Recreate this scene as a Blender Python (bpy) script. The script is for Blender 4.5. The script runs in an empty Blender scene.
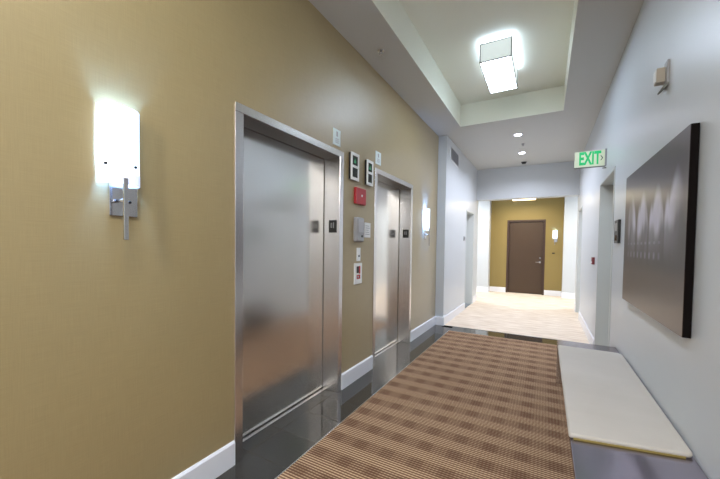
import bpy, bmesh, math, random
from mathutils import Vector, Matrix
random.seed(7)
D = bpy.data
col = bpy.context.scene.collection
scn = bpy.context.scene
PI = math.pi
V = Vector

# ------------------------------------------------------------------ helpers
def lin(c):
    return tuple((x/255/12.92 if x/255 <= .04045 else ((x/255+.055)/1.055)**2.4) for x in c)

class NT:
    """small wrapper for building node materials"""
    def __init__(s, name):
        s.m = D.materials.new(name); s.m.use_nodes = True
        s.t = s.m.node_tree; s.n = s.t.nodes; s.l = s.t.links
        s.b = s.n['Principled BSDF']
    def node(s, typ, **kw):
        n = s.n.new(typ)
        for k, v in kw.items(): setattr(n, k, v)
        return n
    def put(s, sock, v):
        if v is None: return
        if hasattr(v, 'is_output'): s.l.new(v, sock)
        else: sock.default_value = v
    def math(s, op, a, b=None, c=None):
        n = s.node('ShaderNodeMath', operation=op)
        s.put(n.inputs[0], a); s.put(n.inputs[1], b)
        if c is not None: s.put(n.inputs[2], c)
        return n.outputs[0]
    def mix(s, f, a, b):
        n = s.node('ShaderNodeMix', data_type='RGBA')
        s.put(n.inputs[0], f); s.put(n.inputs[6], a); s.put(n.inputs[7], b)
        return n.outputs[2]
    def obj(s):
        n = s.node('ShaderNodeTexCoord')
        return n.outputs['Object']
    def xyz(s, v):
        n = s.node('ShaderNodeSeparateXYZ'); s.l.new(v, n.inputs[0]); return n.outputs
    def vec(s, x, y, z):
        n = s.node('ShaderNodeCombineXYZ')
        for i, q in enumerate((x, y, z)): s.put(n.inputs[i], q)
        return n.outputs[0]
    def noise(s, v, scale, detail=3, rough=.5):
        n = s.node('ShaderNodeTexNoise'); s.l.new(v, n.inputs['Vector'])
        n.inputs['Scale'].default_value = scale; n.inputs['Detail'].default_value = detail
        n.inputs['Roughness'].default_value = rough
        return n.outputs[0]
    def scalev(s, v, sc):
        n = s.node('ShaderNodeVectorMath', operation='MULTIPLY'); s.l.new(v, n.inputs[0]); n.inputs[1].default_value = sc
        return n.outputs[0]
    def ramp(s, f, a, b):
        n = s.node('ShaderNodeMapRange'); n.interpolation_type = 'SMOOTHSTEP'
        s.put(n.inputs[0], f); n.inputs[1].default_value = a; n.inputs[2].default_value = b
        return n.outputs[0]
    def bump(s, h, strength=.2, dist=.002):
        n = s.node('ShaderNodeBump'); n.inputs['Strength'].default_value = strength; n.inputs['Distance'].default_value = dist
        s.l.new(h, n.inputs['Height']); s.l.new(n.outputs[0], s.b.inputs['Normal'])
    def base(s, v):
        if isinstance(v, tuple): v = v + (1,) if len(v) == 3 else v
        s.put(s.b.inputs['Base Color'], v)
    def set(s, rough=None, metal=None, spec=None, coat=None):
        if rough is not None: s.put(s.b.inputs['Roughness'], rough)
        if metal is not None: s.put(s.b.inputs['Metallic'], metal)
        if spec is not None: s.b.inputs['Specular IOR Level'].default_value = spec
        if coat is not None:
            s.b.inputs['Coat Weight'].default_value = coat; s.b.inputs['Coat Roughness'].default_value = .08

def simple(name, rgb, rough=.5, metal=0, spec=.5, coat=None, var=.04, nscale=8, bump=0, bscale=200):
    t = NT(name); c = lin(rgb); o = t.obj()
    n = t.noise(o, nscale)
    t.base(t.mix(n, tuple(max(0, x*(1-var)) for x in c)+(1,), tuple(min(1, x*(1+var)) for x in c)+(1,)))
    t.set(rough, metal, spec, coat)
    if bump: t.bump(t.noise(o, bscale, 2), bump, .001)
    return t.m

def emit(name, rgb, strength, base=(240, 240, 240)):
    t = NT(name); t.base(lin(base)); t.set(.35)
    t.b.inputs['Emission Color'].default_value = lin(rgb)+(1,)
    t.b.inputs['Emission Strength'].default_value = strength
    return t.m

class MB:
    """collects shapes, builds ONE mesh object"""
    def __init__(s): s.bm = bmesh.new()
    def box(s, a, b, mi=0):
        x0, y0, z0 = (min(a[i], b[i]) for i in range(3)); x1, y1, z1 = (max(a[i], b[i]) for i in range(3))
        v = [s.bm.verts.new(p) for p in ((x0,y0,z0),(x1,y0,z0),(x1,y1,z0),(x0,y1,z0),(x0,y0,z1),(x1,y0,z1),(x1,y1,z1),(x0,y1,z1))]
        for f in ((0,3,2,1),(4,5,6,7),(0,1,5,4),(1,2,6,5),(2,3,7,6),(3,0,4,7)):
            fc = s.bm.faces.new([v[i] for i in f]); fc.material_index = mi
        return s
    def prism(s, pts, axis, a, b, mi=0):
        """pts: 2-D outline, extruded along axis from a to b"""
        def P(p, t):
            return {0: (t, p[0], p[1]), 1: (p[0], t, p[1]), 2: (p[0], p[1], t)}[axis]
        lo = [s.bm.verts.new(P(p, a)) for p in pts]; hi = [s.bm.verts.new(P(p, b)) for p in pts]
        n = len(pts); fs = [s.bm.faces.new(lo), s.bm.faces.new(hi)]
        for i in range(n): fs.append(s.bm.faces.new((lo[i], lo[(i+1) % n], hi[(i+1) % n], hi[i])))
        for f in fs: f.material_index = mi
        return s
    def cyl(s, c, r, axis, a, b, seg=24, mi=0, r2=None):
        """centre c on the two other axes"""
        r2 = r if r2 is None else r2
        def P(u, v, t): return {0: (t, u, v), 1: (u, t, v), 2: (u, v, t)}[axis]
        lo, hi = [], []
        for i in range(seg):
            an = 2*PI*i/seg
            lo.append(s.bm.verts.new(P(c[0]+r*math.cos(an), c[1]+r*math.sin(an), a)))
            hi.append(s.bm.verts.new(P(c[0]+r2*math.cos(an), c[1]+r2*math.sin(an), b)))
        fs = [s.bm.faces.new(lo), s.bm.faces.new(hi)]
        for i in range(seg):
            f = s.bm.faces.new((lo[i], lo[(i+1) % seg], hi[(i+1) % seg], hi[i])); f.smooth = True; fs.append(f)
        for f in fs: f.material_index = mi
        return s
    def build(s, name, mats, parent=None, bevel=0, seg=2, origin=None):
        bmesh.ops.recalc_face_normals(s.bm, faces=s.bm.faces)
        if origin is not None: bmesh.ops.translate(s.bm, verts=s.bm.verts, vec=-V(origin))
        me = D.meshes.new(name); s.bm.to_mesh(me); s.bm.free()
        for m in (mats if isinstance(mats, (list, tuple)) else [mats]): me.materials.append(m)
        o = D.objects.new(name, me); col.objects.link(o)
        if origin is not None: o.location = origin
        if parent:
            o.parent = parent
            o.location = V(o.location) - V(parent.location) if parent.type == 'EMPTY' and parent.get('_w', 1) else o.location
        if bevel:
            b = o.modifiers.new('bevel', 'BEVEL'); b.width = bevel; b.segments = seg; b.limit_method = 'ANGLE'
        return o

def thing(name, loc, label, cat, group=None):
    o = D.objects.new(name, None); col.objects.link(o); o.location = loc; o.empty_display_size = .1
    o['label'] = label; o['category'] = cat
    if group: o['group'] = group
    return o
def tag(o, label, cat, group=None):
    o['label'] = label; o['category'] = cat
    if group: o['group'] = group
    return o
def struct(o): o['kind'] = 'structure'; return o
def sub(o, parent):
    """attach a mesh modelled in world space below another part"""
    o.parent = parent
    w = V((0, 0, 0)); p = parent
    while p: w += V(p.location); p = p.parent
    o.location = V(o.location) - w
    return o
def copy_thing(root, loc, label):
    r = root.copy(); col.objects.link(r); r.location = loc; r['label'] = label
    def rec(src, dst):
        for ch in list(src.children):
            c = ch.copy(); col.objects.link(c); c.parent = dst; rec(ch, c)
    rec(root, r)
    return r
def text_mesh(name, body, size, m, rot, loc, parent=None, depth=.0008, align='CENTER', bold=0):
    cu = D.curves.new(name, 'FONT'); cu.body = body; cu.size = size; cu.extrude = depth; cu.offset = bold
    cu.align_x = align; cu.align_y = 'CENTER'
    t = D.objects.new(name+'_src', cu); col.objects.link(t)
    bpy.context.view_layer.update()
    dg = bpy.context.evaluated_depsgraph_get()
    me = D.meshes.new_from_object(t.evaluated_get(dg)); D.objects.remove(t)
    me.transform(rot.to_4x4())
    me.materials.clear(); me.materials.append(m); me.name = name
    o = D.objects.new(name, me); col.objects.link(o); o.location = loc
    if parent: sub(o, parent)
    return o

# ------------------------------------------------------------------ materials
def m_wallcovering():
    t = NT('olive gold wallcovering'); o = t.obj(); x, y, z = t.xyz(o)
    yy = t.math('ADD', x, y)
    weave_h = t.noise(t.vec(t.math('MULTIPLY', yy, 9), 0, t.math('MULTIPLY', z, 420)), 1, 2)
    weave_v = t.noise(t.vec(t.math('MULTIPLY', yy, 420), 0, t.math('MULTIPLY', z, 9)), 1, 2)
    w = t.math('MULTIPLY', t.math('ADD', weave_h, weave_v), .5)
    big = t.noise(o, 1.6, 3)
    c1 = lin((143, 125, 82)); c2 = lin((165, 146, 102))
    k = t.ramp(t.math('ADD', t.math('MULTIPLY', w, .8), t.math('MULTIPLY', big, .2)), .15, .85)
    t.base(t.mix(k, c1+(1,), c2+(1,)))
    t.set(.42, 0, .9); t.bump(w, .10, .001)
    t.b.inputs['Sheen Weight'].default_value = .4; t.b.inputs['Sheen Roughness'].default_value = .4
    return t.m
def m_paint(name, rgb, rough=.4, spec=.4):
    t = NT(name); o = t.obj(); c = lin(rgb)
    t.base(t.mix(t.noise(o, 3), tuple(v*.985 for v in c)+(1,), c+(1,)))
    t.set(rough, 0, spec); t.bump(t.noise(o, 260, 2), .05, .001)
    return t.m
def m_steel(name='brushed stainless steel', rgb=(226, 222, 220), rough=.27, axis=2):
    t = NT(name); o = t.obj()
    sc = [300, 300, 300]; sc[axis] = 3
    n = t.noise(t.scalev(o, tuple(sc)), 1, 2)
    c = lin(rgb)
    t.base(t.mix(n, tuple(v*.97 for v in c)+(1,), c+(1,)))
    t.set(rough, 1)
    return t.m
def m_carpet():
    t = NT('striped brown carpet'); o = t.obj(); x, y, z = t.xyz(o)
    nz = t.noise(o, 55, 3)
    yy = t.math('ADD', y, t.math('MULTIPLY', t.math('SUBTRACT', nz, .5), .003))
    line = t.math('SINE', t.math('MULTIPLY', yy, 2*PI/.0205))
    line = t.ramp(line, -.35, .75)
    # plaid of darker bands and blocks, 0.2 m repeat
    by = t.ramp(t.math('SINE', t.math('MULTIPLY', t.math('SUBTRACT', y, .05), 2*PI/.2075)), -.5, .5)
    bx = t.ramp(t.math('SINE', t.math('MULTIPLY', t.math('SUBTRACT', x, .047), 2*PI/.195)), -.4, .6)
    dash = t.ramp(t.math('SINE', t.math('MULTIPLY', x, 2*PI/.022)), -.9, .6)
    slow = t.noise(t.scalev(o, (1.3, 1, 1)), 1.4, 2)
    dark = t.math('MULTIPLY', by, t.math('ADD', t.math('MULTIPLY', bx, .2), .42))
    k = t.math('MULTIPLY', t.math('MULTIPLY', line, t.math('ADD', t.math('MULTIPLY', dash, .3), .7)), t.math('SUBTRACT', 1, t.math('MULTIPLY', dark, .85)))
    k = t.math('ADD', k, t.math('MULTIPLY', t.math('SUBTRACT', slow, .5), .3))
    ground = t.mix(dark, lin((116, 84, 64))+(1,), lin((92, 62, 48))+(1,))
    t.base(t.mix(t.ramp(k, .0, 1.0), ground, lin((206, 178, 146))+(1,)))
    t.set(.95, 0, .1); t.bump(t.math('ADD', line, nz), .5, .004)
    return t.m
def m_carpet_light():
    t = NT('pale beige carpet'); o = t.obj(); x, y, z = t.xyz(o)
    n = t.noise(t.scalev(o, (1, 6, 1)), 3, 3); f = t.noise(o, 220, 2)
    k = t.math('ADD', t.math('MULTIPLY', n, .7), t.math('MULTIPLY', f, .3))
    t.base(t.mix(t.ramp(k, .3, .7), lin((202, 184, 164))+(1,), lin((232, 220, 204))+(1,)))
    t.set(.95, 0, .1); t.bump(f, .4, .003)
    return t.m
def m_granite():
    t = NT('polished black granite tiles'); o = t.obj(); x, y, z = t.xyz(o)
    v = t.node('ShaderNodeTexVoronoi'); t.l.new(o, v.inputs['Vector']); v.inputs['Scale'].default_value = 90
    sp = t.ramp(v.outputs['Distance'], .0, .35)
    n = t.noise(o, 30, 4)
    c = t.mix(t.math('MULTIPLY', sp, n), lin((60, 57, 50))+(1,), lin((40, 37, 33))+(1,))
    jy = t.math('ABSOLUTE', t.math('SUBTRACT', t.math('FRACT', t.math('DIVIDE', y, .305)), .5))
    jx = t.math('ABSOLUTE', t.math('SUBTRACT', x, -1.672))
    g = t.math('MAXIMUM', t.math('GREATER_THAN', jy, .4945), t.math('LESS_THAN', jx, .002))
    t.base(t.mix(g, c, lin((72, 68, 60))+(1,)))
    t.set(t.math('ADD', .04, t.math('MULTIPLY', g, .12)), 0, .7)
    return t.m
def m_print():
    """glossy photographic print: pale lancet arches above a reflection"""
    t = NT('glossy arch photograph print'); o = t.obj(); x, y, z = t.xyz(o)
    # y: along wall 0 at the middle (+-.69), z 0 at the middle (+-.49)
    base = t.mix(t.ramp(z, -.5, .45), lin((92, 76, 66))+(1,), lin((86, 78, 82))+(1,))
    nn = t.noise(t.scalev(o, (1, 7, 1.5)), 2.2, 3)
    base = t.mix(t.math('MULTIPLY', nn, .35), base, lin((92, 84, 82))+(1,))
    def arches(p, y0, zt, drop, w0, w1, zb0, zb1):
        q = t.math('DIVIDE', t.math('ADD', y, y0), p)
        u = t.math('ABSOLUTE', t.math('SUBTRACT', t.math('FRACT', q), .5))
        top = t.math('ADD', zt-.1, t.math('MULTIPLY', t.noise(t.vec(t.math('FLOOR', q), 3.1, 0), 1.7, 1), .2))
        top = t.math('SUBTRACT', top, t.math('MULTIPLY', t.math('POWER', u, 1.8), drop))
        ins = t.ramp(t.math('SUBTRACT', top, z), -.02, .09)
        return t.math('MULTIPLY', t.math('MULTIPLY', ins, t.ramp(z, zb0, zb1)), t.ramp(u, w1, w0))
    warp = t.noise(t.scalev(o, (1, 3, 1)), 1.5, 2)
    a = t.math('MULTIPLY', arches(.33, .05, .33, .95, .3, .49, -.22, .12), .75)
    b = t.math('MULTIPLY', arches(.155, .02, .24, .55, .15, .47, -.2, .08), .8)
    a = t.math('MULTIPLY', t.math('MAXIMUM', a, b), t.ramp(warp, .25, .55))
    a = t.math('MULTIPLY', a, t.ramp(t.math('ABSOLUTE', t.math('SUBTRACT', y, -.02)), .66, .4))
    c = t.mix(a, base, lin((222, 222, 244))+(1,))
    # dark silhouettes of the bays and their reflected window lights
    band = t.math('MULTIPLY', t.ramp(z, -.26, -.16), t.ramp(t.math('ADD', z, t.math('MULTIPLY', t.noise(t.vec(t.math('MULTIPLY', y, 4), 1, 0), 1.3, 2), -.45)), -.12, -.22))
    c = t.mix(t.math('MULTIPLY', band, .6), c, lin((36, 34, 42))+(1,))
    wl = t.math('MULTIPLY', t.ramp(t.math('SINE', t.math('MULTIPLY', y, 62)), .1, .8),
                t.ramp(t.math('ABSOLUTE', t.math('ADD', z, .125)), .03, .008))
    wl2 = t.math('MULTIPLY', t.ramp(t.math('SINE', t.math('MULTIPLY', y, 62)), -.4, .8),
                t.ramp(t.math('ABSOLUTE', t.math('ADD', z, .045)), .012, .004))
    wl = t.math('MULTIPLY', t.math('MAXIMUM', wl, wl2), t.ramp(t.math('ABSOLUTE', t.math('SUBTRACT', y, .12)), .5, .3))
    c = t.mix(t.math('MULTIPLY', wl, .6), c, lin((150, 150, 176))+(1,))
    # lighter warm water in the lower part
    c = t.mix(t.math('MULTIPLY', t.ramp(z, -.22, -.5), .45), c, lin((122, 104, 90))+(1,))
    t.base(c); t.set(.3, 0, .2)
    return t.m
def m_cushion():
    t = NT('cream upholstery'); o = t.obj(); x, y, z = t.xyz(o)
    f = t.noise(o, 420, 2); b = t.noise(o, 3, 3)
    t.base(t.mix(b, lin((190, 184, 174))+(1,), lin((204, 198, 190))+(1,)))
    ch = t.math('POWER', t.math('ABSOLUTE', t.math('COSINE', t.math('MULTIPLY', y, PI/.145))), 24)
    t.set(.6, 0, .3); t.bump(t.math('SUBTRACT', t.math('MULTIPLY', f, .25), t.math('MULTIPLY', ch, .8)), .22, .003)
    return t.m

WALLC = m_wallcovering()
WHITE = m_paint('white wall paint', (204, 209, 213), .38, .35)
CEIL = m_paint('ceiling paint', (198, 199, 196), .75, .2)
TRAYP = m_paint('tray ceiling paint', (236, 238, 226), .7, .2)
TRIM = m_paint('white gloss trim paint', (236, 238, 244), .25, .5)
OLIVE = m_paint('olive gold accent paint', (146, 128, 78), .5, .3)
STEEL = m_steel()
STEELH = m_steel('brushed steel horizontal grain', (232, 228, 224), .26, 1)
STEELD = m_steel('elevator door steel', (236, 232, 226), .2, 2)
CHROME = simple('satin chrome', (205, 205, 208), .16, 1)
CARPET = m_carpet(); CARPETL = m_carpet_light(); GRANITE = m_granite(); PRINT = m_print(); CUSH = m_cushion()
BLACK = simple('black plastic', (22, 21, 20), .4)
BLACKE = simple('black print edge', (16, 11, 10), .8, spec=.1)
SOFFSHADE = simple('painted soffit shade', (74, 64, 56), .35)  # shade under the steel header, put into the colour
DARK = simple('dark gap', (14, 13, 12), .8)
BROWN = simple('dark brown door veneer', (68, 50, 34), .38, var=.07, nscale=5)
BROWNF = simple('dark brown door frame', (66, 46, 38), .35)
PLASTIC = simple('white plastic', (232, 232, 230), .35)
GREYP = simple('light grey plastic', (158, 158, 160), .4)
BEIGEP = simple('beige plastic', (196, 184, 166), .45)
RED = simple('red alarm plastic', (176, 30, 42), .35)
REDD = simple('red print', (190, 40, 40), .5)
SMOKE = simple('smoked screen glass', (16, 30, 26), .1, spec=.7)
GREENP = emit('green indicator glow', (40, 150, 96), .35, (10, 40, 28))
GREEN = emit('green exit letters', (10, 190, 110), .32, (0, 160, 90))
SIGNW = emit('exit sign face', (205, 214, 180), .12, (214, 220, 196))
SHADE = emit('lit frosted glass shade', (188, 216, 255), 1.0)
SHADEB = emit('lower frosted glass band', (190, 208, 255), .42)
LAMPF = emit('lit fixture diffuser', (212, 228, 252), 18)
LAMPT = emit('lit fixture top', (205, 225, 252), 9)
LAMPS = emit('lit fixture side glass', (226, 238, 236), .42, (120, 124, 120))
WARMF = emit('warm lit diffuser', (255, 222, 170), 3)
DOWN = emit('downlight lens', (222, 228, 255), 12)
FRAMEG = simple('grey metal fixture frame', (104, 106, 100), .5, 0)
HALLW = simple('pale glass plate', (222, 236, 236), .2)
DOORW = m_paint('pale grey door paint', (206, 210, 208), .35, .4)

# ------------------------------------------------------------------ dimensions
XL, XL2, XR = -1.658, -1.515, .61
CZ, TZ = 3.27, 3.61
YJ = 5.70            # left wall steps out here
YB0, YB1 = 8.62, 8.87   # beam
YN = -3.0            # near end of the lobby
YF, YO = 10.65, 10.96   # far white wall, olive alcove back
E1, E2 = (1.392, 2.622), (3.268, 4.462)
EZ = 2.228; FW = .062; FH = .055
XD = -1.82

# ------------------------------------------------------------------ shell
f = MB(); f.box((-1.34, YN, -.05), (XR, 5.41, 0)); struct(f.build('floor', CARPET))
f = MB(); f.box((-1.9, YN, -.05), (-1.3405, YJ+.02, -.0005)); f.box((-1.3405, 5.4105, -.05), (XR+.16, 5.72, -.0005))
f.box((-1.52, 5.6, -.05), (-1.3405, 5.72, -.0005)); struct(f.build('floor_granite_border', GRANITE))
f = MB(); f.box((-1.52, 5.721, -.05), (XR+.16, YB1, 0)); f.box((-4.2, YB1, -.05), (3.2, YO+.1, 0)); struct(f.build('floor_far_carpet', CARPETL))
f = MB(); f.box((-1.3435, YN, -.002), (-1.3365, 5.413, .003)); f.box((-1.3365, 5.406, -.002), (XR-.016, 5.413, .003))
f.box((-1.50, 5.717, -.002), (XR-.016, 5.724, .003)); struct(f.build('trim_1', CHROME))

def wall_open(mb, x0, x1, y0, y1, z1, holes):
    y = y0
    for (a, b, h) in holes:
        mb.box((x0, y, 0), (x1, a, z1)); mb.box((x0, a, h), (x1, b, z1)); y = b
    mb.box((x0, y, 0), (x1, y1, z1))
w = MB(); wall_open(w, XL-.18, XL, YN, YJ, CZ, [(E1[0]+.02, E1[1]-.02, EZ-.02), (E2[0]+.02, E2[1]-.02, EZ-.02)])
struct(w.build('wall_left', WALLC))
w = MB(); wall_open(w, XL2-.3, XL2, YJ, YB1, CZ, [(7.45, 8.25, 2.15)])
struct(w.build('wall_left_far', WHITE))
w = MB(); wall_open(w, XR, XR+.3, YN, YB1, CZ, [(4.30, 5.30, 2.19), (7.72, 8.42, 2.16)])
struct(w.build('wall_right', WHITE))
w = MB(); w.box((XL-.2, YN-.1, 0), (XR+.2, YN, CZ)); struct(w.build('wall_near', WHITE))
w = MB(); w.box((XL2, YB0, 2.53), (XR, YB1, CZ)); struct(w.build('wall_header_beam', WHITE))
w = MB(); w.box((-4.2, YB1-.1, 0), (XL2-.3, YB1, 2.95)); w.box((XR+.3, YB1-.1, 0), (3.2, YB1, 2.95))
struct(w.build('wall_cross_corridor', WHITE))
w = MB(); w.box((-4.2, YF, 0), (-1.49, YF+.5, 2.95)); w.box((.435, YF, 0), (3.2, YF+.5, 2.95)); struct(w.build('wall_far', WHITE))
DXa, DXb, DZ = -1.02, -.005, 2.19
w = MB(); w.box((-1.49, YO, 0), (DXa+.03, YO+.15, 2.95)); w.box((DXb-.03, YO, 0), (.435, YO+.15, 2.95)); w.box((DXa+.03, YO, DZ-.03), (DXb-.03, YO+.15, 2.95))
struct(w.build('wall_far_alcove', OLIVE))
w = MB(); w.box((-4.3, YB1-.1, 0), (-4.2, YF+.5, 2.95)); w.box((3.2, YB1-.1, 0), (3.3, YF+.5, 2.95)); struct(w.build('wall_cross_ends', WHITE))

# ceiling with recessed tray
TX0, TX1, TY0, TY1 = -1.225, .172, -1.6, 5.40
c = MB()
c.box((XL-.2, YN-.1, CZ), (TX0, YB1, CZ+.06)); c.box((TX1, YN-.1, CZ), (XR+.3, YB1, CZ+.06))
c.box((TX0, TY1, CZ), (TX1, YB1, CZ+.06)); c.box((TX0, YN-.1, CZ), (TX1, TY0, CZ+.06))
struct(c.build('ceiling', CEIL))
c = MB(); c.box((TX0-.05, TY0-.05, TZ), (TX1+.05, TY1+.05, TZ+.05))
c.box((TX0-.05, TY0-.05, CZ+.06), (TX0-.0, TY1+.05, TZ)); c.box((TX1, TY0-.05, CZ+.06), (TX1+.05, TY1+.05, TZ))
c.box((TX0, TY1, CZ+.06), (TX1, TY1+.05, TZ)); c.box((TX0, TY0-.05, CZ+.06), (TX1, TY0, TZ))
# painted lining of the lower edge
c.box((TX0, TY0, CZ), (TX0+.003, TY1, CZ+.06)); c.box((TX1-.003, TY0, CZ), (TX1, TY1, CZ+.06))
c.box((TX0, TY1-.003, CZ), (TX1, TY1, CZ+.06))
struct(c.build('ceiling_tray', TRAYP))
c = MB(); c.box((-4.3, YB1, 2.95), (3.3, YF+.5, 3.0)); struct(c.build('ceiling_cross_corridor', CEIL))

# baseboards (cap bevelled)
BH, BT = .15, .016
def bb_y(mb, x, s, y0, y1):     # along y, protruding towards s
    a = x; b = x+s*BT
    mb.prism([(a, 0), (b, 0), (b, BH-.012), (a+s*BT*.45, BH), (a, BH)], 1, y0, y1)
def bb_x(mb, y, s, x0, x1):
    a = y; b = y+s*BT
    mb.prism([(a, 0), (b, 0), (b, BH-.012), (a+s*BT*.45, BH), (a, BH)], 0, x0, x1)
# the prism helper maps outline to the two remaining axes in order
b = MB()
for y0, y1 in ((YN, E1[0]-.002), (E1[1]+.002, E2[0]-.002), (E2[1]+.002, YJ)): bb_y(b, XL, 1, y0, y1)
struct(b.build('baseboard_left', TRIM))
b = MB(); bb_x(b, YJ, -1, XL+BT, XL2+BT); bb_y(b, XL2, 1, YJ, 7.40); bb_y(b, XL2, 1, 8.30, YB1); struct(b.build('baseboard_left_far', TRIM))
b = MB(); bb_y(b, XR, -1, YN, 4.245); bb_y(b, XR, -1, 5.355, 7.67); bb_y(b, XR, -1, 8.47, YB1); struct(b.build('baseboard_right', TRIM))
b = MB(); bb_x(b, YF, -1, -4.2, -1.49); bb_x(b, YF, -1, .435, 3.2); bb_y(b, -1.49, 1, YF, YO); bb_y(b, .435, -1, YF, YO)
bb_x(b, YO, -1, -1.474, DXa-.005); bb_x(b, YO, -1, DXb+.005, .419); struct(b.build('baseboard_far', TRIM))

# ------------------------------------------------------------------ doors of the setting
def casing(mb, x, s, y0, y1, z, wd=.05, t=.014):
    """casing on wall face x, protruding towards s, around opening y0..y1, top z, plus jamb lining"""
    a, b_ = x, x+s*t
    mb.box((a, y0-wd, 0), (b_, y0, z+wd)); mb.box((a, y1, 0), (b_, y1+wd, z+wd)); mb.box((a, y0, z), (b_, y1, z+wd))
def side_door(name, x, s, y0, y1, z, hinge_far=True):
    d = MB(); d.box((x-s*.20, y0+.004, .008), (x-s*.16, y1-.004, z-.004)); door = struct(d.build(name, DOORW, bevel=.002))
    fr = MB(); casing(fr, x, s, y0, y1, z, .03, .008)
    fr.box((x, y0, 0), (x-s*.22, y0+.003, z)); fr.box((x, y1-.003, 0), (x-s*.22, y1, z)); fr.box((x, y0, z-.003), (x-s*.22, y1, z))
    sub(fr.build('door_frame', DOORW), door)
    h = MB(); yy = y0+.07 if hinge_far else y1-.07
    h.cyl((yy, 1.0), .026, 0, x-s*.16, x-s*.15, 20); h.cyl((yy, 1.0), .009, 0, x-s*.15, x-s*.115, 12)
    h.box((x-s*.125, min(yy, yy+(.11 if hinge_far else -.11)), .991), (x-s*.113, max(yy, yy+(.11 if hinge_far else -.11)), 1.009))
    sub(h.build('door_handle', CHROME, bevel=.002), door)
    return door
side_door('door_1', XR, -1, 4.30, 5.30, 2.19)
side_door('door_2', XR, -1, 7.72, 8.42, 2.16)
side_door('door_3', XL2, 1, 7.45, 8.25, 2.15)

d = MB(); d.box((DXa+.055, YO+.045, .01), (DXb-.055, YO+.09, DZ-.06)); door4 = struct(d.build('door_4', BROWN, bevel=.002))
fr = MB()
for a, b_ in ((DXa, DXa+.052), (DXb-.052, DXb)): fr.box((a, YO-.012, 0), (b_, YO+.13, DZ))
fr.box((DXa+.052, YO-.012, DZ-.055), (DXb-.052, YO+.13, DZ)); sub(fr.build('door_frame', BROWNF), door4)
sp = MB(); sp.box((DXa+.052, YO+.1, 0), (DXb-.052, YO+.13, DZ-.055)); sub(sp.build('door_backing', DARK), door4)
h = MB(); hx = -.125; h.cyl((hx, .95), .03, 1, YO+.037, YO+.045, 24); h.cyl((hx, .95), .01, 1, YO-.01, YO+.037, 12)
h.box((hx-.115, YO-.02, .94), (hx+.01, YO-.006, .96)); sub(h.build('door_handle', CHROME, bevel=.003), door4)
h = MB(); h.cyl((hx, 1.07), .024, 1, YO+.036, YO+.045, 24); h.cyl((hx, 1.07), .012, 1, YO+.03, YO+.036, 16); sub(h.build('deadbolt', CHROME), door4)

# ------------------------------------------------------------------ elevators
def elevator(y0, y1, label, group='elevator entrances in the left wall'):
    # built at the origin of y0, so both share their shapes
    t = thing('elevator_entrance', (XL, y0, 0), label, 'elevator', group)
    L = y1-y0; P = .01          # frame stands 2 cm proud of the wall covering
    R_ = XD-XL                  # door plane, relative
    def B(name, mb, m, bevel=0, par=None):
        o = mb.build(name, m, None, bevel); o.parent = par or t; return o
    for a, b_ in ((0, FW), (L-FW, L)):
        mb = MB(); mb.box((R_, a, 0), (P, b_, EZ-FH)); B('jamb', mb, STEEL, .003)
    mb = MB(); mb.box((R_, 0, EZ-FH+.0008), (P, L, EZ)); B('header', mb, STEELH, .003)
    mb = MB(); mb.box((R_+.002, FW+.001, EZ-FH-.004), (P-.004, L-FW-.001, EZ-FH+.0006)); B('soffit', mb, SOFFSHADE)  # dark sheet painted as the shade on the header's underside
    mb = MB(); mb.box((R_-.035, FW-.01, .012), (R_-.005, L-FW+.01, EZ-FH+.03)); dp = B('door_panel', mb, STEELD)
    mb = MB(); mb.box((R_-.06, 0, 0), (R_-.04, L, EZ)); B('shaft_backing', mb, DARK)
    mb = MB()
    mb.box((R_-.04, FW, -.01), (R_+.012, L-FW, .003))
    mb.box((R_+.014, FW, -.01), (R_+.034, L-FW, .003)); B('sill', mb, STEELH)
    pl = MB(); pl.box((.02-.128, L-FW-.004, 1.485), (.02-.042, L-FW, 1.60)); po = B('floor_plate', pl, BLACK, .002)
    g = MB()
    zc = 1.552
    for (a, b_, c_, d_) in ((-.080, -.074, zc-.022, zc+.022), (-.068, -.064, zc-.022, zc+.022), (-.08, -.064, zc+.018, zc+.022), (-.08, -.064, zc-.022, zc-.018)):
        g.box((a-.005, L-FW-.0055, c_), (b_-.005, L-FW-.004, d_))
    g.box((-.057, L-FW-.0055, zc-.026), (-.05, L-FW-.004, zc+.026))
    o = g.build('plate_marks', GREYP, None); o.parent = po
    return t
elevator(*E1, 'nearer brushed steel elevator entrance, beside the large near wall sconce')
elevator(*E2, 'farther brushed steel elevator entrance, beside the small far wall sconce')

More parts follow.
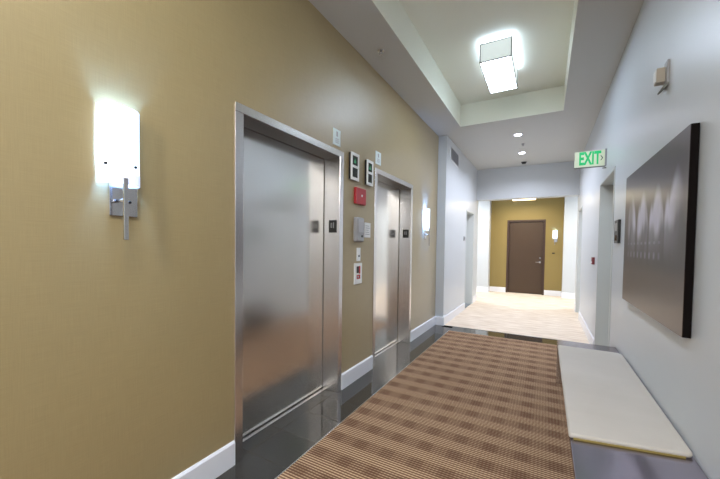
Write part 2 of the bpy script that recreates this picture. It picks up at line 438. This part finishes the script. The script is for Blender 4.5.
# ------------------------------------------------------------------ wall sconces
def sconce(loc, label, rot=0, group='frosted glass wall sconces'):
    # local: wall at x=0, lamp grows along +x; z=0 at the centre of the glass
    t = thing('wall_sconce', loc, label, 'wall lamp', group); t.rotation_euler = (0, 0, rot)
    def B(name, mb, m, bevel=0, par=None):
        o = mb.build(name, m, None, bevel); o.parent = par or t; return o
    def shell(a, b_, z0, z1, th=.004, yc=-.020):
        n = 28; out = []; inn = []
        for i in range(n+1):
            an = -PI/2+PI*i/n
            out.append((.004+a*math.cos(an), yc+b_*math.sin(an))); inn.append((.004+(a-th)*math.cos(an), yc+(b_-th)*math.sin(an)))
        mb = MB()
        mb.prism(out+inn[::-1], 2, z0, z1); return mb
    sh = shell(.072, .081, -.125, .165); o = B('glass_shade', sh, SHADE)
    for p in o.data.polygons: p.use_smooth = False
    sh = shell(.0735, .0825, -.165, -.118, .003); B('glass_band', sh, SHADEB)
    # lamps inside the shade throw light up and down the wall
    bp = MB(); bp.box((0, -.056, -.30), (.01, .056, .10)); B('back_plate', bp, CHROME, .002)
    br = MB(); br.box((.074, -.036, -.405), (.086, -.018, -.14)); B('bar', br, CHROME, .0015)
    ar = MB(); ar.cyl((-.027, -.235), .007, 0, .01, .075, 14); B('arm', ar, CHROME)
    for yy in (-.03, .022):
        k = MB(); k.cyl((yy, -.235), .006, 0, .01, .016, 14); B('screw', k, BLACK)
    for yy in (-.052, .052):
        k = MB(); dx = .004+.072*math.sqrt(1-((yy-.014)/.081)**2)
        k.cyl((yy-.034, -.085), .006, 0, dx-.004, dx+.006, 14); B('glass_stud', k, BLACK)
    return t
s1 = sconce((XL, .782, 1.785), 'largest, nearest lit frosted glass wall sconce left of the elevators')
s2 = copy_thing(s1, (XL, 5.05, 1.785), 'small lit frosted glass wall sconce past the farther elevator')
s3 = copy_thing(s1, (.25, YO, 1.75), 'tiny lit frosted glass sconce beside the brown door'); s3.rotation_euler = (0, 0, -PI/2); s3.scale = (.72, .72, .72)

# ------------------------------------------------------------------ small things on the left wall
def on_left(name, y0, y1, z0, z1, th, m, bevel=.004):
    mb = MB(); mb.box((XL-.004, y0, z0), (XL+th, y1, z1)); return mb.build(name, m, None, bevel, origin=(XL, (y0+y1)/2, (z0+z1)/2))
for (y0, y1, z0, z1, lab) in ((2.45, 2.565, 2.262, 2.405, 'small white plate on the wall above the nearer elevator'),
                              (3.285, 3.415, 2.275, 2.415, 'small white plate on the wall above the farther elevator')):
    p = on_left('wall_plate', y0, y1, z0, z1, .006, HALLW, .001); tag(p, lab, 'sign', 'small white plates above the elevators')
    mk = MB(); yc = (y0+y1)/2
    mk.box((XL+.006, yc-.012, z0+.078), (XL+.007, yc+.012, z1-.02))
    for k in range(3): mk.box((XL+.006, y0+.03, z0+.022+k*.016), (XL+.007, y1-.03, z0+.028+k*.016))
    sub(mk.build('printed_marks', GREYP), p)
def lantern(y0, y1, lab):
    z0, z1 = 2.0, 2.262
    t = thing('elevator_indicator', (XL, (y0+y1)/2, z0), lab, 'indicator', 'hall indicators between the elevators')
    def B(n, mb, m, bv=0): o = mb.build(n, m, None, bv); return sub(o, t)
    mb = MB(); mb.box((XL-.004, y0+.004, z0+.004), (XL+.024, y1-.004, z1-.004)); B('housing', mb, BLACK)
    mb = MB(); h = .024
    mb.box((XL+.024, y0, z0), (XL+.032, y0+h, z1)); mb.box((XL+.024, y1-h, z0), (XL+.032, y1, z1))
    zm = (z0+z1)/2
    for a, b_ in ((z0, z0+.028), (zm-.012, zm+.012), (z1-.028, z1)): mb.box((XL+.024, y0+h, a), (XL+.032, y1-h, b_))
    B('bezel', mb, PLASTIC)
    for k, (a, b_) in enumerate(((z0+.028, zm-.012), (zm+.012, z1-.028))):
        mb = MB(); mb.box((XL+.024, y0+h, a), (XL+.028, y1-h, b_)); s_ = B('display', mb, SMOKE)
        if k == 1:
            g = MB(); yc = (y0+y1)/2; zc = (a+b_)/2
            g.prism([(yc-.022, zc-.022), (yc+.022, zc-.022), (yc, zc+.026)], 0, XL+.028, XL+.0285)
            sub(g.build('arrow_light', GREENP), s_)
    return t
lantern(2.72, 2.872, 'white framed elevator indicator nearer the near elevator, left of the pair')
lantern(3.04, 3.18, 'white framed elevator indicator nearer the far elevator, right of the pair')

fa = on_left('fire_alarm', 2.83, 3.03, 1.782, 1.945, .03, RED, .006); tag(fa, 'red fire alarm box below the two elevator indicators', 'fire alarm')
mb = MB(); mb.cyl((2.935, 1.868), .012, 0, XL+.03, XL+.036, 20); sub(mb.build('strobe_lens', PLASTIC, None, .002), fa)
mb = MB()
for k in range(4): mb.box((XL+.03, 2.86, 1.802+k*.011), (XL+.0312, 2.99, 1.806+k*.011))
sub(mb.build('grille', REDD), fa)

t = thing('dispenser', (XL, 2.91, 1.42), 'grey rounded wall dispenser below the red fire alarm', 'dispenser')
mb = MB(); mb.box((XL-.02, 2.83, 1.405), (XL+.042, 2.98, 1.65)); sub(mb.build('housing', GREYP, None, .018, 4), t)
mb = MB(); mb.box((XL+.045, 2.85, 1.50), (XL+.0475, 2.96, 1.63)); sub(mb.build('cover', simple('pale grey cover', (176, 176, 180), .35), None, .001), t)
mb = MB(); mb.cyl((2.925, 1.462), .012, 0, XL+.044, XL+.048, 18); sub(mb.build('sensor', BLACK), t)
p = on_left('wall_notice', 3.05, 3.185, 1.455, 1.61, .004, PLASTIC, .0005); tag(p, 'small white notice right of the grey dispenser', 'sign')
mb = MB()
for k in range(5): mb.box((XL+.004, 3.07, 1.485+k*.022), (XL+.0046, 3.165-(k % 3)*.012, 1.492+k*.022))
sub(mb.build('printed_lines', GREYP), p)
p = on_left('key_switch', 2.895, 2.965, 1.21, 1.345, .008, PLASTIC, .002); tag(p, 'slim white key switch plate below the dispenser', 'switch')
mb = MB(); mb.cyl((2.93, 1.262), .011, 0, XL+.008, XL+.012, 18); sub(mb.build('key_cylinder', BLACK), p)
t = thing('call_panel', (XL, 2.92, .98), 'white elevator call panel with red and black markings, lowest between the elevators', 'call panel')
mb = MB(); mb.box((XL-.006, 2.845, .98), (XL+.012, 2.995, 1.19)); sub(mb.build('face_plate', PLASTIC, None, .004), t)
mb = MB(); mb.box((XL+.012, 2.882, 1.09), (XL+.0135, 2.925, 1.158)); sub(mb.build('black_mark', BLACK), t)
mb = MB(); mb.box((XL+.012, 2.928, 1.082), (XL+.0135, 2.955, 1.16)); mb.box((XL+.012, 2.885, 1.03), (XL+.0135, 2.955, 1.072)); sub(mb.build('red_mark', REDD), t)
mb = MB(); mb.cyl((2.905, 1.053), .011, 0, XL+.0135, XL+.018, 18); sub(mb.build('button', CHROME), t)

# left white wall: vent and keypad
t = thing('air_vent', (XL2, 6.28, 2.91), 'white louvred air vent high on the white wall past the elevators', 'vent')
y0, y1, z0, z1 = 5.95, 6.60, 2.90, 3.165
mb = MB(); e = .025
mb.box((XL2, y0, z0), (XL2+.01, y1, z0+e)); mb.box((XL2, y0, z1-e), (XL2+.01, y1, z1)); mb.box((XL2, y0, z0+e), (XL2+.01, y0+e, z1-e)); mb.box((XL2, y1-e, z0+e), (XL2+.01, y1, z1-e))
sub(mb.build('grille_frame', TRIM), t)
mb = MB(); mb.box((XL2, y0+e, z0+e), (XL2+.001, y1-e, z1-e)); sub(mb.build('duct_opening', simple('grey duct', (165, 165, 170), .6)), t)
mb = MB()
for k in range(13):
    z = z0+e+.008+k*.0165; mb.prism([(XL2+.001, z+.008), (XL2+.009, z), (XL2+.009, z+.002), (XL2+.001, z+.010)], 1, y0+e, y1-e)
sub(mb.build('louvres', GREYP), t)
mb = MB(); mb.box((XL2-.006, 7.18, 1.50), (XL2+.02, 7.27, 1.59)); p = mb.build('thermostat', GREYP, None, .004, origin=(XL2, 7.225, 1.545)); tag(p, 'small grey wall keypad left of the left corridor doorway', 'keypad')
mb = MB(); mb.box((XL2+.02, 7.195, 1.525), (XL2+.0212, 7.255, 1.575)); sub(mb.build('screen', BLACK), p)
mb = MB(); mb.box((XR-.03, 5.66, 1.145), (XR+.006, 5.78, 1.245)); p = mb.build('fire_pull_station', simple('dark red plastic', (120, 30, 38), .4), None, .005, origin=(XR, 5.72, 1.2)); tag(p, 'small dark red fire pull station on the right wall past the doorway', 'fire alarm')
mb = MB(); mb.box((XR-.036, 5.68, 1.165), (XR-.03, 5.76, 1.185)); sub(mb.build('pull_handle', PLASTIC), p)
mb = MB(); mb.box((.175, YO-.012, 1.205), (.24, YO, 1.235)); p = mb.build('door_sign', BLACK, None, .002, origin=(.21, YO, 1.22)); tag(p, 'tiny dark plate on the olive wall below the far sconce', 'sign')

# ------------------------------------------------------------------ exit sign
t = thing('exit_sign', (XR, 4.9, 2.36), 'green and white EXIT sign projecting from the right wall above the doorway', 'sign')
mb = MB(); mb.box((.288, 4.89, 2.36), (.592, 4.915, 2.552)); body = sub(mb.build('sign_panel', SIGNW, None, .003), t)
mb = MB(); mb.box((.592, 4.885, 2.36), (.61, 4.92, 2.56)); sub(mb.build('wall_mount', GREYP), t)
mb = MB(); mb.box((.286, 4.888, 2.352), (.6, 4.917, 2.361)); mb.cyl((4.9, 2.335), .006, 0, .57, .61, 10); sub(mb.build('bottom_rail', FRAMEG), t)
RY = Matrix.Rotation(PI/2, 3, 'X')
lt = text_mesh('exit_letters', 'EXIT', .185, GREEN, Matrix.Diagonal((.58, 1, 1.14)) @ RY, (.442, 4.8895, 2.456), bold=.0065)
sub(lt, body)
mb = MB(); mb.prism([(.548, 2.485), (.556, 2.485), (.574, 2.456), (.556, 2.427), (.548, 2.427), (.564, 2.456)], 1, 4.8885, 4.89); sub(mb.build('arrow', simple('dark green print', (14, 70, 44), .4)), body)

# ------------------------------------------------------------------ right wall: picture, card reader, strobe
t = thing('wall_art', (XR, 2.795, 1.45), 'large dark glossy picture of pale arches on the right wall', 'picture')
mb = MB(); mb.box((.575, 2.10, .955), (.606, 3.49, 1.955)); pe = mb.build('panel_edge', BLACKE, None, .001, origin=(.575, 2.795, 1.455)); sub(pe, t)
mb = MB(); mb.box((.5735, 2.101, .956), (.575, 3.489, 1.954)); pp = mb.build('print', PRINT, None, 0, origin=(.575, 2.795, 1.455)); sub(pp, t)
mb = MB()
mb.box((.601, 2.25, 1.80), (.6095, 3.34, 1.83))
sub(mb.build('hanging_rail', FRAMEG), t)
t = thing('card_reader', (XR, 3.98, 1.42), 'slim black card reader between the doorway and the picture', 'card reader')
mb = MB(); mb.box((XR-.022, 3.885, 1.425), (XR+.006, 4.075, 1.645)); sub(mb.build('reader_body', BLACK, None, .004), t)
mb = MB(); mb.box((XR-.0235, 3.93, 1.54), (XR-.022, 4.03, 1.615)); sub(mb.build('reader_pad', GREYP), t)
mb = MB(); mb.box((XR-.0235, 3.93, 1.45), (XR-.022, 4.03, 1.50)); sub(mb.build('reader_display', SMOKE), t)

t = thing('strobe_light', (XR, 2.66, 2.36), 'beige box device on a bracket high on the right wall', 'wall device')
mb = MB(); mb.box((XR-.012, 2.60, 2.352), (XR+.004, 2.665, 2.487)); sub(mb.build('wall_plate', GREYP, None, .002), t)
mb = MB(); mb.box((XR-.050, 2.64, 2.376), (XR-.004, 2.70, 2.462)); sub(mb.build('box', simple('taupe plastic', (176, 166, 150), .45), None, .004), t)
mb = MB(); mb.box((XR-.055, 2.646, 2.384), (XR-.050, 2.694, 2.454)); sub(mb.build('lens', PLASTIC, None, .002), t)
mb = MB(); mb.prism([(XR-.0, 2.355), (XR-.012, 2.355), (XR-.036, 2.322), (XR-.033, 2.314), (XR-.0, 2.345)], 1, 2.61, 2.68); sub(mb.build('lower_lip', FRAMEG), t)

# ------------------------------------------------------------------ bench
t = thing('bench', (.37, 2.72, 0), 'long low brushed steel bench with a cream cushion along the right wall', 'bench')
BX0, BX1, BY0, BY1 = .130, .592, 1.56, 3.90
mb = MB(); mb.box((BX0, BY0, .405), (.607, BY1, .440)); sub(mb.build('seat_slab', m_steel('bench steel', (150, 144, 154), .2, 0), None, .004), t)
for y in (BY0, BY1-.04):
    mb = MB(); mb.box((BX0, y, 0), (BX1, y+.04, .4045)); sub(mb.build('end_leg', STEEL, None, .003), t)
mb = MB(); mb.box((BX0+.06, BY0+.04, .33), (BX0+.08, BY1-.04, .4045)); mb.box((BX1-.06, BY0+.04, .33), (BX1-.04, BY1-.04, .4045)); sub(mb.build('rail', FRAMEG), t)
mb = MB()
CX0, CX1, CY0, CY1 = .124, .601, 1.895, 3.60
r = .05; pts = []
for cx, cy, a0 in ((CX1-r, CY0+r, -90), (CX1-r, CY1-r, 0), (CX0+r*.5, CY1-r*.5, 90), (CX0+r*.3, CY0+r*.3, 180)):
    rr = {(-90): r*.5, 0: r, 90: r*.5, 180: r*.3}[a0]
    if a0 == -90: cx, cy = CX1-rr, CY0+rr
    for k in range(7):
        an = math.radians(a0+90*k/6); px_ = cx+rr*math.cos(an); py_ = cy+rr*math.sin(an)
        if py_ < 2.5: py_ += .09*(px_-CX0)/(CX1-CX0)
        pts.append((px_, py_))
mb.prism(pts, 2, .4405, .466)
cu = mb.build('cushion', CUSH, None, .011, 4)
for p in cu.data.polygons: p.use_smooth = True
sub(cu, t)
refl = MB()
refl.prism([(CX0+.02, CY0-.0005), (CX1-.03, CY0+.0815), (CX1-.03, CY0+.0885), (CX0+.02, CY0+.0065)], 2, .4403, .4475)
sub(refl.build('edge_reflection', simple('olive edge reflection', (150, 132, 70), .6)), cu)  # reflection along the cushion edge, drawn as an olive strip

# ------------------------------------------------------------------ ceiling things
def box_fixture(name, x0, x1, y0, y1, z0, z1, ztop, lab, face, group):
    t = thing(name, ((x0+x1)/2, (y0+y1)/2, ztop), lab, 'ceiling light', group)
    def B(n, mb, m, bv=0): return sub(mb.build(n, m, None, bv), t)
    g = .004
    mb = MB(); mb.box((x0+g, y0+g, z0+g), (x1-g, y1-g, z0+g+.004)); B('diffuser', mb, face)
    mb = MB(); mb.box((x0+g, y0+g, z1-g-.004), (x1-g, y1-g, z1-g)); B('top_diffuser', mb, LAMPT)
    mb = MB()
    for a_, b_ in (((x0+g, y0+g), (x0+g+.003, y1-g)), ((x1-g-.003, y0+g), (x1-g, y1-g)), ((x0+g, y0+g), (x1-g, y0+g+.003)), ((x0+g, y1-g-.003), (x1-g, y1-g))):
        mb.box((a_[0], a_[1], z0+g+.004), (b_[0], b_[1], z1-g-.004))
    B('side_glass', mb, LAMPS)
    mb = MB(); s = .010
    for x in (x0, x1-s):
        for y in (y0, y1-s): mb.box((x, y, z0), (x+s, y+s, z1))
    for z in (z0, z1-s):
        for x in (x0, x1-s): mb.box((x, y0+s, z), (x+s, y1-s, z+s))
        for y in (y0, y1-s): mb.box((x0+s, y, z), (x1-s, y+s, z+s))
    B('frame', mb, FRAMEG)
    mb = MB(); mb.box(((x0+x1)/2-.06, (y0+y1)/2-.15, z1-.004), ((x0+x1)/2+.06, (y0+y1)/2+.15, ztop)); B('canopy', mb, PLASTIC)
    return t
bf = box_fixture('box_light', -.677, -.357, 3.82, 4.63, 3.365, 3.57, TZ, 'glowing square box light hanging in the recessed tray ceiling', LAMPF, None)
# unseen copy added over the camera, same tray, to brighten the near part
b2 = copy_thing(bf, (bf.location.x, -.1, TZ), 'added unseen box light in the tray ceiling behind the viewpoint')
b3 = copy_thing(bf, (bf.location.x, -2.45, CZ), 'added unseen box light on the low ceiling at the near end of the lobby')  # unseen fixture added as a body for the tilted fill light
box_fixture('box_light', -.83, -.25, 9.62, 10.2, 2.665, 2.90, 2.95, 'thin glimpse of a warm box light before the olive wall', WARMF, None)

def downlight(x, y, lab):
    t = thing('downlight', (x, y, CZ), lab, 'ceiling light', 'small recessed downlights')
    mb = MB(); mb.cyl((0, 0), .075, 2, -.006, 0, 32); o = mb.build('trim_ring', TRIM); o.parent = t
    mb = MB(); mb.cyl((0, 0), .052, 2, -.009, -.006, 32); o = mb.build('lens', DOWN); o.parent = t
    return t
downlight(-.45, 6.2, 'round recessed downlight nearer the tray ceiling')
downlight(-.457, 7.42, 'round recessed downlight nearer the header beam')
t = thing('smoke_detector', (-.462, 8.22, CZ), 'small dark ceiling detector just before the header beam', 'smoke detector')
mb = MB(); mb.cyl((0, 0), .062, 2, -.012, 0, 28); o = mb.build('base', GREYP); o.parent = t
mb = MB(); mb.cyl((0, 0), .035, 2, -.045, -.012, 28, r2=.055); o = mb.build('sensor_head', BLACK); o.parent = t
def sprinkler(x, y, lab):
    t = thing('sprinkler_head', (x, y, CZ), lab, 'sprinkler', 'ceiling sprinkler heads')
    mb = MB(); mb.cyl((0, 0), .032, 2, -.004, .004, 20); o = mb.build('escutcheon', CHROME); o.parent = t
    mb = MB(); mb.cyl((0, 0), .008, 2, -.03, -.004, 12); mb.box((-.014, -.002, -.034), (-.010, .002, -.004)); mb.box((.010, -.002, -.034), (.014, .002, -.004)); mb.cyl((0, 0), .018, 2, -.037, -.034, 16)
    o = mb.build('nozzle', CHROME); o.parent = t
sprinkler(-1.449, 2.96, 'tiny sprinkler head in the left soffit above the elevators')
sprinkler(-.406, 6.8, 'tiny sprinkler head between the two downlights')

# ------------------------------------------------------------------ lights
def area(name, loc, size, power, color, rot=(0, 0, 0), sy=None, spread=None):
    l = D.lights.new(name, 'AREA'); l.energy = power; l.color = color; l.size = size
    if sy: l.shape = 'RECTANGLE'; l.size_y = sy
    if spread: l.spread = spread
    o = D.objects.new(name, l); col.objects.link(o); o.location = loc; o.rotation_euler = rot
    return o
COOL = (.22, .45, 1.0)
for (x, y) in ((-.45, 6.2), (-.457, 7.42)):
    area('downlight_lamp', (x, y, CZ-.012), .09, 15, (.84, .87, 1), spread=math.radians(150))
area('corridor_lamp', (-.54, 9.9, 2.655), .5, 14, (1, .86, .62))
# unseen lights added left and right of the view to brighten the cross corridor
area('side_corridor_fill', (-2.6, 9.8, 2.9), .6, 34, (.9, .94, 1)); area('side_corridor_fill', (1.9, 9.8, 2.9), .6, 34, (.9, .94, 1))
# fill lights added behind the viewpoint to brighten the near walls and floor
area('box_light_fill', (-.52, -.1, 3.35), .3, 14, (1, .98, .94), sy=.75)
area('lobby_fill', (-.517, -2.02, 3.1), .34, 27, (1, .95, .88), rot=(math.radians(48), 0, 0), sy=.2, spread=math.radians(120))
for s, y in ((s1, .754), (s2, 5.022)):
    l = D.lights.new('sconce_bulb', 'POINT'); l.energy = 6; l.color = COOL; l.shadow_soft_size = .02
    o = D.objects.new('sconce_bulb', l); col.objects.link(o); o.location = (XL+.04, y, 1.80)
l = D.lights.new('sconce_bulb', 'POINT'); l.energy = 2; l.color = COOL; l.shadow_soft_size = .02
o = D.objects.new('sconce_bulb', l); col.objects.link(o); o.location = (.25, YO-.04, 1.77)

# ------------------------------------------------------------------ world and camera
wd = D.worlds.new('world'); scn.world = wd; wd.use_nodes = True
wd.node_tree.nodes['Background'].inputs[0].default_value = (.5, .55, .6, 1); wd.node_tree.nodes['Background'].inputs[1].default_value = .3

a, p, r = .5094480402582304, .029651676953519647, .01343394742897179
fw = V((-math.sin(a)*math.cos(p), math.cos(a)*math.cos(p), -math.sin(p)))
rt = V((math.cos(a), math.sin(a), 0)); up = rt.cross(fw)
r2 = rt*math.cos(r)+up*math.sin(r); u2 = -rt*math.sin(r)+up*math.cos(r)
cam = D.cameras.new('camera'); co = D.objects.new('camera', cam); col.objects.link(co)
M3 = Matrix((r2, u2, -fw)).transposed()
co.matrix_world = Matrix.Translation((0, 0, 1.37)) @ M3.to_4x4()
cam.sensor_width = 36; cam.lens = 331.305/720*36; cam.shift_y = (255.196-239.5)/720; cam.clip_start = .02
scn.camera = co
scn.view_settings.view_transform = 'Standard'; scn.view_settings.look = 'None'
scn.view_settings.exposure = 1.0; scn.view_settings.gamma = 1; scn.view_settings.use_curve_mapping = False
